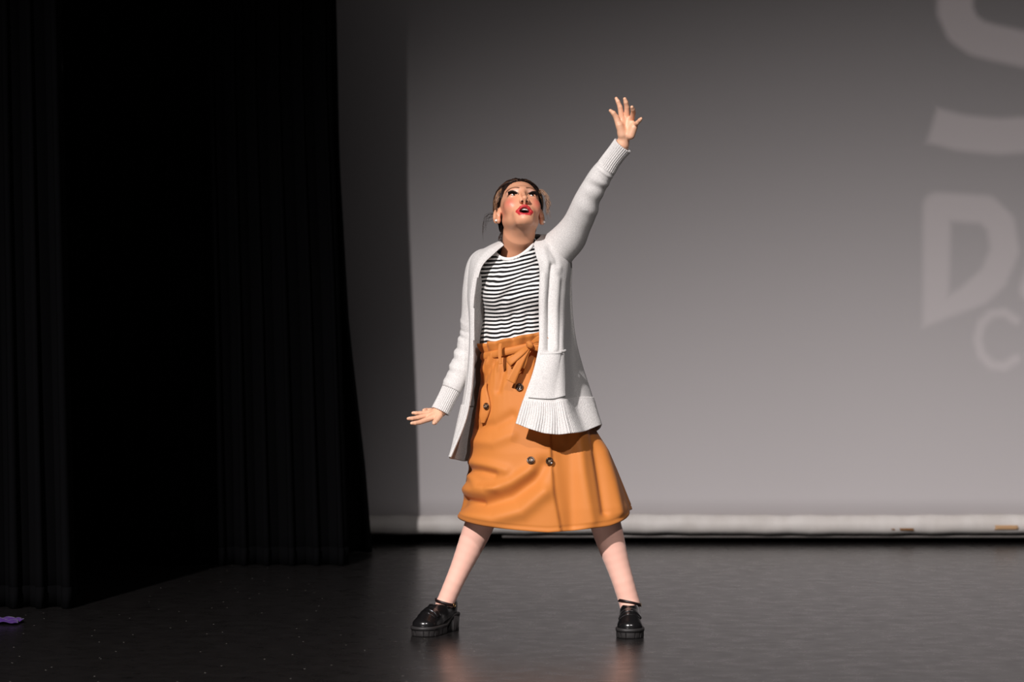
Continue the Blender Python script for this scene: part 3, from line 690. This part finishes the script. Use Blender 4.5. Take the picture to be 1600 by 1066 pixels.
def skirt_pt(px, py):
    d = np.hypot(SKP[..., 0] - px, SKP[..., 1] - py) + 1e4 * (np.broadcast_to(sn_, d_shape) > 0); j, i = np.unravel_index(np.argmin(d), d.shape)
    a = SKV[j, (i + 3) % nu] - SKV[j, i - 3]; b = SKV[max(j - 3, 0), i] - SKV[min(j + 3, nv - 1), i]; n = nrm(np.cross(a, b))
    if n[1] > 0: n = -n
    return SKV[j, i], n
d_shape = SKP.shape[:2]
# hem lining inside
# paper-bag frill, belt, belt loops, bow
def ring_surf(rows, nu=240):
    """rows: (py, dr, ruffle) -> closed ring surface around the waist"""
    a = np.linspace(0, 2 * np.pi, nu, endpoint=False); out = []
    c, A, f_, b_ = sk_at(ztop)
    for py_, dr, rf in rows:
        r_ = 1.0; w = rf * (np.sin(12 * a + 1.5 * np.sin(3 * a)) + .45 * np.sin(23 * a + 1)); zt = .16 * (c + A * np.cos(a)) * 0
        out.append(np.stack([c + (A + dr + w) * np.cos(a), .02 + (np.where(np.sin(a) < 0, f_, b_) + dr + w) * np.sin(a), P(0, py_, -.05)[2] + .18 * w + .03 * np.cos(a) + 0 * a], -1))
    return np.array(out)
R_ = ring_surf([(549, .004, 0), (545, .000, .001), (541, .004, .0015), (537, .009, .003), (532, .014, .005), (528, .018, .006), (524.5, .017, .007)])
R2 = spline(R_, 22); o = part('waist_frill', R2.reshape(-1, 3), grid_faces(22, 240, True), m_skirt, sk); solidify(o, .0025)
R_ = ring_surf([(550, .009, .0006), (547, .0125, .0006), (542, .0125, .0006), (539, .009, .0006)]); R2 = spline(R_, 12)
belt = part('belt', R2.reshape(-1, 3), grid_faces(12, 240, True), m_skirt, sk); solidify(belt, .004)
yb = -.098
def rib_obj(name, pts, widths, wdir, th_=.003, m=None):
    v, f = ribbon([P(*q) for q in pts], [q / 444 for q in widths], wdir); o = part(name, v, f, m or m_skirt, sk); solidify(o, th_); return o
rib_obj('belt_loop', [(782, 537, yb - .006), (781, 545, yb - .016), (781, 558, yb - .022), (782, 569, yb - .026)], [5, 5, 5, 5], (1, .1, .1))
rib_obj('bow_tail', [(827, 541, yb - .022), (818, 556, yb - .040), (807, 578, yb - .050), (798, 597, yb - .055)], [7, 9, 12, 15], [(.9, -.2, -.4), (.88, -.1, -.45), (.88, 0, -.45), (.88, .1, -.45)])
rib_obj('bow_tail', [(828, 543, yb - .02), (822, 556, yb - .034), (819, 566, yb - .036), (815, 575, yb - .036)], [6, 7, 8, 9], (.9, .1, -.3))
rib_obj('bow_loop', [(828, 540, yb - .02), (816, 550, yb - .040), (801, 562, yb - .046), (795, 568, yb - .040), (801, 570, yb - .030), (814, 559, yb - .024), (827, 545, yb - .018)], [6, 9, 11, 11, 10, 8, 6], (.6, -.3, -.75))
rib_obj('bow_loop', [(829, 537, yb - .022), (840, 530, yb - .040), (852, 532, yb - .046), (858, 539, yb - .036), (852, 544, yb - .028), (840, 544, yb - .026), (830, 542, yb - .02)], [6, 11, 14, 13, 12, 10, 6], (.15, -.3, 1))
v, f = tube(spline([P(824, 535, yb - .026), P(828, 539, yb - .034), P(832, 544, yb - .028)], 9), [.006, .0085, .010, .0108, .0112, .0108, .0098, .008, .005], 14, lambda a, t: .0014 * np.sin(4 * a + 6 * t), caps=True)
part('bow_knot', v, f, m_skirt, sk)
# pocket flap
fl = [(763.5, 598, 2), (760, 610, 9), (761, 625, 15), (761, 638, 17), (759, 651, 15), (757.5, 661, 7)]
pts, dirs, nn = [], [], []
for q in fl:
    s_, n = skirt_pt(max(q[0], 754), q[1]); pts.append(s_ + n * .010 + np.array([(q[0] - max(q[0], 754)) / 444, 0, 0])); tn = nrm(np.cross([0, 0, 1], n)); dirs.append(nrm((tn if tn[0] > 0 else -tn) + np.array([.8, 0, .1])))
v, f = ribbon(pts, [q[2] / 444 for q in fl], dirs); flap = part('pocket_flap', v, f, m_skirt, sk); solidify(flap, .005)
# buttons
m_btn = mat('horn_button', lin(46, 28, 18), .18, .6, coat=.5)
nz, mp = bump_noise(m_btn, 60, .0, .001); vary(m_btn, nz, lin(26, 16, 12), lin(80, 52, 32))
m_thread = mat('thread', lin(205, 180, 150), .8)
def button(px, py, lift=.003, r=.0138):
    s_, n = skirt_pt(px, py); c = s_ + n * lift; e1 = nrm(np.cross(n, [0, 0, 1])); e2 = np.cross(n, e1)
    prof = [(0, .0034), (.4, .0034), (.62, .0036), (.72, .0058), (.86, .0064), (.97, .0050), (1, .0026), (.9, 0), (0, 0)]; a = np.linspace(0, 2 * np.pi, 24, endpoint=False)
    V = [c + n * h + r * q * (math.cos(x) * e1 + math.sin(x) * e2) for q, h in prof for x in a]
    b = part('button', np.array(V), grid_faces(len(prof), 24, True), m_btn, sk, label='dark horn button')
    prts = []
    for k_ in (-1, 1):
        prts.append(tube(np.array([c + n * (.0037 + .0012 * math.sin(x)) + e1 * .0040 * math.cos(x) + e2 * .0022 * k_ for x in np.linspace(0, np.pi, 7)]), .0009, 6))
    v, f = merge([(a_, [tuple(z) for z in b_]) for a_, b_ in prts]); o = part('button_thread', v, f, m_thread, sk)
button(811.5, 606); button(828.5, 720); button(857, 719.5); button(764, 636, .013, .0118)

# --- cardigan: loft from the neck over the shoulders to the hem, open at the front
m_knit = mat('white_marl_knit', lin(222, 219, 216), .85, .2, sheen=.15)
tc = nd(m_knit, 'ShaderNodeTexCoord'); nz = nd(m_knit, 'ShaderNodeTexNoise'); nz.inputs['Scale'].default_value = 330; nz.inputs['Detail'].default_value = 3
lk(m_knit, tc.outputs['Object'], nz.inputs['Vector']); vary(m_knit, nz, lin(200, 197, 195), lin(226, 223, 220))
wv = nd(m_knit, 'ShaderNodeTexWave'); wv.inputs['Scale'].default_value = 75; wv.inputs['Distortion'].default_value = 3; lk(m_knit, tc.outputs['Object'], wv.inputs['Vector'])
bp = nd(m_knit, 'ShaderNodeBump'); bp.inputs['Strength'].default_value = .2; bp.inputs['Distance'].default_value = .0015
ad = nd(m_knit, 'ShaderNodeMath', operation='ADD'); lk(m_knit, wv.outputs['Fac'], ad.inputs[0]); lk(m_knit, nz.outputs['Fac'], ad.inputs[1])
lk(m_knit, ad.outputs[0], bp.inputs['Height']); lk(m_knit, bp.outputs[0], bsdf(m_knit).inputs['Normal'])
# columns: 0 left front edge, 1-2 left side, 3-5 back, 6 right silhouette, 7 groove, 8 right corner of the front panel, 9-10 front panel, 11 right front edge
CR = [
 [(787, 383, -.030), (783, 380, .000), (784, 376, .040), (792, 372, .085), (808, 370, .122), (826, 368, .112), (840, 367, .080), (845, 368, .055), (845, 369, .035), (843, 372, .012), (838, 376, -.012), (834, 381, -.034)],
 [(773, 395, -.052), (762, 391, -.035), (763, 386, .040), (782, 388, .120), (810, 387, .140), (842, 382, .130), (862, 371, .070), (866, 373, .040), (865, 375, .010), (858, 382, -.030), (848, 389, -.060), (837, 397, -.075)],
 [(752, 418, -.070), (743, 414, -.048), (738, 404, .040), (762, 420, .132), (811, 420, .150), (862, 415, .140), (888, 400, .070), (889, 401, .040), (886, 404, -.005), (874, 410, -.058), (858, 416, -.092), (843, 421, -.108)],
 [(743, 460, -.080), (734, 460, -.052), (733, 455, .040), (757, 460, .130), (811, 460, .145), (868, 460, .135), (891, 450, .060), (889, 450, .050), (884, 451, -.045), (872, 455, -.090), (857, 458, -.120), (842, 461, -.134)],
 [(741, 497, -.090), (735, 497, -.062), (735, 495, .030), (758, 500, .120), (811, 500, .135), (868, 500, .135), (893, 492, .060), (889, 492, .040), (882, 492, -.070), (871, 494, -.110), (857, 496, -.132), (842, 498, -.140)],
 [(741, 537, -.098), (735, 537, -.068), (735, 537, .030), (757, 537, .125), (814, 537, .145), (872, 537, .150), (899, 532, .060), (890, 531, .020), (881, 531, -.115), (871, 533, -.143), (857, 535, -.158), (842, 538, -.164)],
 [(740, 577, -.108), (732, 577, -.070), (733, 577, .030), (755, 578, .145), (818, 578, .175), (884, 576, .180), (910, 572, .060), (893, 572, -.040), (881, 572, -.150), (868, 575, -.180), (853, 577, -.194), (834, 577, -.197)],
 [(736, 622, -.115), (726, 622, -.070), (728, 622, .030), (752, 622, .165), (822, 620, .200), (895, 617, .200), (924, 613, .050), (896, 614, -.065), (881, 616, -.180), (864, 620, -.206), (845, 620, -.216), (820, 618, -.214)],
 [(727, 662, -.125), (717, 663, -.070), (720, 664, .040), (748, 664, .180), (824, 655, .220), (906, 645, .205), (932, 637, .045), (902, 640, -.085), (886, 644, -.198), (866, 650, -.222), (843, 648, -.230), (812, 642, -.226)],
 [(705, 715, -.130), (703, 716, -.070), (710, 718, .050), (742, 720, .195), (828, 700, .235), (914, 682, .215), (940, 664, .040), (914, 674, -.110), (896, 677, -.210), (866, 679, -.232), (838, 674, -.240), (806, 662, -.232)],
]
CG = np.array([[P(*q) for q in r] for r in CR])                       # rows x columns x 3
NVc, NUc = 220, 420
CG = spline(CG, NVc); CG = np.swapaxes(spline(np.swapaxes(CG, 0, 1), NUc), 0, 1)
tu = np.gradient(CG, axis=1); tv = np.gradient(CG, axis=0); CN = nrm(np.cross(tu, tv))
cpx, cpy = to_px(CG)
if CN[120, 380][1] > 0: CN = -CN
uu = np.linspace(0, 11, NUc)[None] + 0 * cpx; vv = np.linspace(0, 9, NVc)[:, None] + 0 * cpx
fold = .004 * np.sin(uu * 5.2 + .6 * vv) * smooth01((vv - 3) / 3) * smooth01((7.6 - uu) / 1.2) * smooth01((uu - .8) / 1)
for ln, wd, dp in (([(862, 415), (858, 470), (857, 545)], 4, -.010), ([(872, 420), (868, 480), (868, 545)], 4.5, .006), ([(850, 430), (848, 500), (847, 545)], 4, .004), ([(858, 388), (868, 405), (872, 430)], 4, -.004), ([(850, 392), (856, 415)], 4, .003)):
    fold = fold + dp * np.exp(-(polydist(cpx, cpy, ln) / wd) ** 2) * (uu > 8) * (CG[..., 1] < .03)
fold = fold + .004 * np.sin(uu * 7.0) * smooth01((vv - 7.0) / 2) * (uu > 8.2) * (uu < 10.8)
CG = CG + CN * fold[..., None]
# rows of the ribbed hem: last ~42 px of the cloth
vh = int(NVc * (7.3 / 9.0)); iu = NUc
def sub(name, j0, j1, i0, i1, off=0, rib=None, th=.005, parent=None, solid_off=0):
    G = CG[j0:j1, i0:i1] + CN[j0:j1, i0:i1] * (off if np.isscalar(off) else off[..., None])
    if rib is not None: G = G + CN[j0:j1, i0:i1] * rib[j0:j1, i0:i1][..., None]
    o = part(name, G.reshape(-1, 3), grid_faces(*G.shape[:2]), m_knit, parent); solidify(o, th, solid_off); return o
card = sub('cardigan', 0, vh + 1, 0, NUc); card['label'] = 'open long white knit cardigan with ribbed hem'
# finer rib geometry: arc length along the hem
def resub(name, j0, j1, i0, i1, nu2, off, period, amp, th=.005, along='u'):
    G = CG[j0:j1, i0:i1] + CN[j0:j1, i0:i1] * off; Nn = CN[j0:j1, i0:i1]
    G = np.swapaxes(spline(np.swapaxes(G, 0, 1), nu2), 0, 1); Nn = nrm(np.swapaxes(spline(np.swapaxes(Nn, 0, 1), nu2), 0, 1))
    L_ = np.concatenate([[0], np.cumsum(np.linalg.norm(np.diff(G[G.shape[0] // 2], axis=0), axis=1))])
    G = G + Nn * (amp * np.cos(2 * np.pi * L_ / period))[None, :, None]
    o = part(name, G.reshape(-1, 3), grid_faces(*G.shape[:2]), m_knit, card); solidify(o, th); return o
resub('hem_band', vh - 1, NVc, 0, NUc, 1500, .0015, .0085, .0012)
resub('front_band', 0, NVc, 0, 22, 60, .003, .006, .0006, .007)
# patch pocket on the right front panel, its upper edge sagging open
j0 = int(NVc * 5.42 / 9); j1 = int(NVc * 7.12 / 9); i0 = int(NUc * 8.02 / 11); i1 = int(NUc * 10.75 / 11)
jj = np.linspace(1, 0, j1 - j0)[:, None]; ii = np.sin(np.linspace(0, np.pi, i1 - i0))[None]
offp = .006 + .020 * jj ** 2 * ii
G = CG[j0:j1, i0:i1] + CN[j0:j1, i0:i1] * offp[..., None]; G[..., 2] -= (.010 * jj ** 2 * ii)
pk = part('pocket', G.reshape(-1, 3), grid_faces(*G.shape[:2]), m_knit, card); solidify(pk, .005)
v, f = tube(G[0][::4], .0048, 10, caps=True); part('pocket_edge', v, f, m_knit, card)
# sleeves
def wr(lines):
    def fn(a, t):
        d = 0
        for tc_, w_, amp, ph in lines: d = d + amp * np.exp(-((t - tc_ - .025 * np.sin(a + ph)) / w_) ** 2) * np.clip(.5 + .5 * np.cos(a - ph), 0, 1) ** 2
        return d
    return fn
def sleeve(path, rads, disp, cuff_path, cuff_r, ribs=28):
    p = spline(path, 130); r = spline(np.array(rads, float)[:, None], 130)[:, 0]
    v, f = tube(p, r, 72, disp); o = part('sleeve', v, f, m_knit, card); solidify(o, .005)
    p2 = spline(cuff_path, 40); r2 = spline(np.array(cuff_r, float)[:, None], 40)[:, 0]
    v, f = tube(p2, r2, 340, lambda a, t: .0023 * np.cos(ribs * a)); o = part('sleeve_cuff', v, f, m_knit, card); solidify(o, .005)
k = 1 / 444
sleeve([P(838, 402, .05), P(868, 393, .035), P(899, 356, -.05), P(918, 312, -.135), P(936.5, 277.5, -.18), P(949, 260, -.198)], [22 * k, 29 * k, 23 * k, 19 * k, 16.5 * k, 14.6 * k],
       wr([(.62, .035, -.004, 1.2), (.56, .03, .004, 1.5), (.72, .03, -.004, .8), (.78, .03, .003, 1.0), (.45, .04, -.003, 2.0), (.36, .04, .003, 2.4), (.27, .035, -.003, 2.0), (.90, .02, .003, 1)]),
       [P(947, 263, -.195), P(954, 252, -.203), P(963, 240, -.213), P(973.5, 227, -.224)], [14.2 * k, 13.2 * k, 13.0 * k, 14.0 * k])
sleeve([P(770, 403, .05), P(752, 413, .045), P(745, 450, .050), P(742, 490, .060), P(737, 530, .068), P(721, 574, .052), P(705, 609, .035)], [15 * k, 20 * k, 21 * k, 20 * k, 19.5 * k, 17 * k, 14.5 * k],
       wr([(.66, .015, -.004, 1.5), (.69, .014, .003, 1.8), (.73, .013, -.004, 1.2), (.76, .013, .003, 1.4), (.80, .013, -.004, 1.7), (.84, .014, .0035, 1.2), (.88, .013, -.003, 1.6), (.955, .018, .003, 1.3), (.60, .014, -.003, 1.0), (.56, .015, .003, 1.9)]),
       [P(707, 605, .037), P(701, 617, .032), P(695, 629, .026), P(688, 643, .020)], [13.6 * k, 12.8 * k, 12.6 * k, 13.0 * k])
# --- chunky platform loafers with ankle straps
m_leather = mat('black_polished_leather', lin(20, 19, 20), .22, .6, coat=.3)
bump_noise(m_leather, 35, .08, .003)
m_sole = mat('black_rubber_sole', lin(40, 38, 38), .5, .4)
m_strap = mat('dark_strap', lin(30, 18, 18), .45, .4); m_buckle = mat('brass', lin(190, 150, 95), .3, .5, metal=1)
def shoe(name, label, ox, oy, yaw, ankle):
    c, s = math.cos(yaw), math.sin(yaw)
    # local frame: l along the foot towards the toe, w sideways, z up; toe faces the audience
    fw = np.array([s, -c, 0]); sd = np.array([c, s, 0])
    ZS = 1.16
    def T(l, w, z):
        z = z if z < .03 else .03 + (z - .03) * ZS
        return np.array([ox, oy, 0]) + fw * l + sd * (w * 1.08) + np.array([0, 0, z])
    TM = np.stack([fw, sd, np.array([0, 0, 1])], 1)
    root = bpy.data.objects.new(name, None); col.objects.link(root); root.parent = person; root.location = np.array([ox, oy, 0]) - PO; root['label'] = label
    OO = np.array([ox, oy, 0])
    def sp_(nm, V, F, m, smooth=True):
        o = mesh_obj(nm, np.asarray(V) - OO, F, m, root, smooth); return o
    ol = [(-.110, 0), (-.104, .024), (-.080, .032), (-.03, .030), (.03, .038), (.075, .046), (.105, .040), (.124, .022), (.130, 0), (.124, -.024), (.105, -.040), (.075, -.044), (.03, -.036), (-.03, -.029), (-.080, -.031), (-.104, -.023)]
    O = spline(ol, 240, True)
    cenl = np.array([.01, 0])
    def extrude(outline, zs, scl, groove=None):
        V = []
        for i, (z, sc) in enumerate(zip(zs, scl)):
            q = cenl + (outline - cenl) * sc
            if groove is not None: q = q - nrm(outline - cenl) * groove[i][:, None]
            V += [T(a, b, z) for a, b in q]
        n = len(outline); F = [tuple(t) for t in grid_faces(len(zs), n, True)] + [tuple(range(n))[::-1], tuple(range(len(V) - n, len(V)))]
        return np.array(V), F
    # forefoot platform with lugs
    Of = spline([(-.012, .031), (.03, .038), (.075, .046), (.105, .040), (.124, .022), (.130, 0), (.124, -.024), (.105, -.040), (.075, -.044), (.03, -.036), (-.012, -.030)], 200)
    back = np.stack([np.full(20, -.012), np.linspace(-.030, .031, 22)[1:-1]], 1); Of = np.concatenate([Of, back])
    ar = np.linspace(0, 1, len(Of)); g = np.zeros(len(Of))
    for q in (.10, .17, .24, .31, .38, .50, .57, .64, .71, .78, .85): g += .0035 * np.exp(-((ar - q) / .005) ** 2)
    z0 = 0 * g
    v, f = extrude(Of, [0, .004, .016, .017, .024, .027, .028], [.96, .985, .985, .985, .99, 1.03, 1.0], [g, g, g, z0, z0, z0, z0])
    sp_('platform_sole', v, f, m_sole)
    # welt under the whole upper, rising to the heel
    def rise(l): return .028 + .026 * smooth01((.0 - l) / .07)
    V = []
    for dz, sc in ((-.004, .98), (-.004, 1.02), (.003, 1.03), (.006, 1.0)):
        V += [T(*(cenl + (q - cenl) * sc), rise(q[0]) + dz) for q in O]
    n = len(O); sp_('welt', V, [tuple(t) for t in grid_faces(4, n, True)] + [tuple(range(n))[::-1], tuple(range(3 * n, 4 * n))], m_sole)
    # block heel
    Oh = spline([(-.109, 0), (-.104, .023), (-.085, .030), (-.055, .029), (-.050, 0), (-.055, -.028), (-.085, -.029), (-.104, -.022)], 80, True)
    cenl = np.array([-.08, 0]); gh = .002 * (np.cos(np.linspace(0, 1, 80) * 2 * np.pi * 14) > .8)
    v, f = extrude(Oh, [0, .012, .013, .052], [.97, .97, .96, 1.05], [gh, gh, 0 * gh, 0 * gh]); sp_('block_heel', v, f, m_sole)
    # upper
    u = Sdf()
    def ue(c_, r_, k_=.02, kind='u', rot=None): u.ell(T(*c_), np.array(r_) * [1, 1.08, 1.12], k_, TM if rot is None else TM @ rot, kind)
    ue((.085, .001, .038), (.043, .041, .026), .02)
    ue((.042, .001, .050), (.052, .037, .034), .022, rot=np.array([[math.cos(.22), 0, -math.sin(.22)], [0, 1, 0], [math.sin(.22), 0, math.cos(.22)]]))
    ue((.000, 0, .066), (.050, .031, .040), .02)
    ue((-.070, 0, .082), (.040, .030, .046), .02)
    ue((-.030, 0, .062), (.060, .030, .030), .02)
    u.ell(T(-.040, 0, .122), (.056, .026, .046), .006, TM, 's')
    u.ell(T(-.03, 0, .100), (.062, .0255, .040), .006, TM, 's')
    v, f = extract(u, T(0, 0, .06) - [.17, .17, .08], T(0, 0, .06) + [.17, .17, .10], .0026)
    ll = (v - OO) @ fw; v, f = keep(v, f, v[:, 2] > (.03 + (np.maximum(rise(ll), .03) - .03) * ZS) - .006)
    o = sp_('upper', v, f, m_leather); md = o.modifiers.new('smooth', 'SMOOTH'); md.factor = .5; md.iterations = 3
    # saddle strap across the vamp: traced on the upper
    def on_top(l, w):
        zs = np.linspace(.14, .02, 150); q = np.array([T(l, w, z) for z in zs]); d = u(q); i = int(np.argmax(d < 0)); return q[i] if d[i] < 0 else T(l, w, .03)
    rows = []
    for l in np.linspace(.050, .072, 6): rows.append([on_top(l - 6 * w * w, w) + np.array([0, 0, .0022]) for w in np.linspace(-.036, .037, 26)])
    o = sp_('saddle_strap', np.array(rows).reshape(-1, 3), grid_faces(6, 26), m_leather); solidify(o, .0025)
    q = np.array([on_top(.086 - 9 * w * w, w) + np.array([0, 0, .0006]) for w in np.linspace(-.034, .035, 26)])
    v, f = tube(q, .0016, 6, caps=True); sp_('apron_seam', v, f, m_leather)
    # ankle strap
    a = np.linspace(0, 2 * np.pi, 48, endpoint=False); ac = ankle; ax = np.array(ANKAX[name]); 
    rx, ry = ANKR[name]
    ringp = np.array([ac + sd * rx * math.cos(t_) + fw * ry * math.sin(t_) + np.array([0, 0, .006 * math.sin(t_) - .008 * math.cos(t_)]) for t_ in a])
    V = np.array([[p_ + np.array([0, 0, h_]) + nrm(p_ - ac) * o_ for p_ in ringp] for h_, o_ in ((-.005, 0), (-.005, .0025), (.005, .0025), (.005, 0), (-.005, 0))])
    sp_('ankle_strap', V.reshape(-1, 3), grid_faces(5, 48, True), m_strap, False)
    bk = ringp[0] + sd * .003; v, f = tube(np.array([bk + np.array([0, 0, .007 * math.sin(t_)]) + fw * .006 * math.cos(t_) for t_ in np.linspace(0, 6.28, 16)]), .001, 6); sp_('buckle', v, f, m_buckle)
    return root
ANKAX = {'loafer': (0, 0, 1), 'loafer.001': (0, 0, 1)}
def ank(an, z, kn):
    d = (kn - an) / (kn[2] - an[2]); return an + d * (z - an[2])
zA = P(0, 946, .02)[2]
ANKR = {'loafer': (.034, .037), 'loafer.001': (.038, .040)}
shoe('loafer', 'black platform loafer pointing to the left', P(684, 985)[0], -.02, -.52, ank(ANL, .103, KNL) + np.array([0, -.004, 0]))
ANKAX['loafer'] = (0, 0, 1)
shoe('loafer.001', 'black platform loafer pointing at the audience', P(983, 985)[0], -.055, -.06, ank(ANR, .103, KNR) + np.array([0, -.004, 0]))
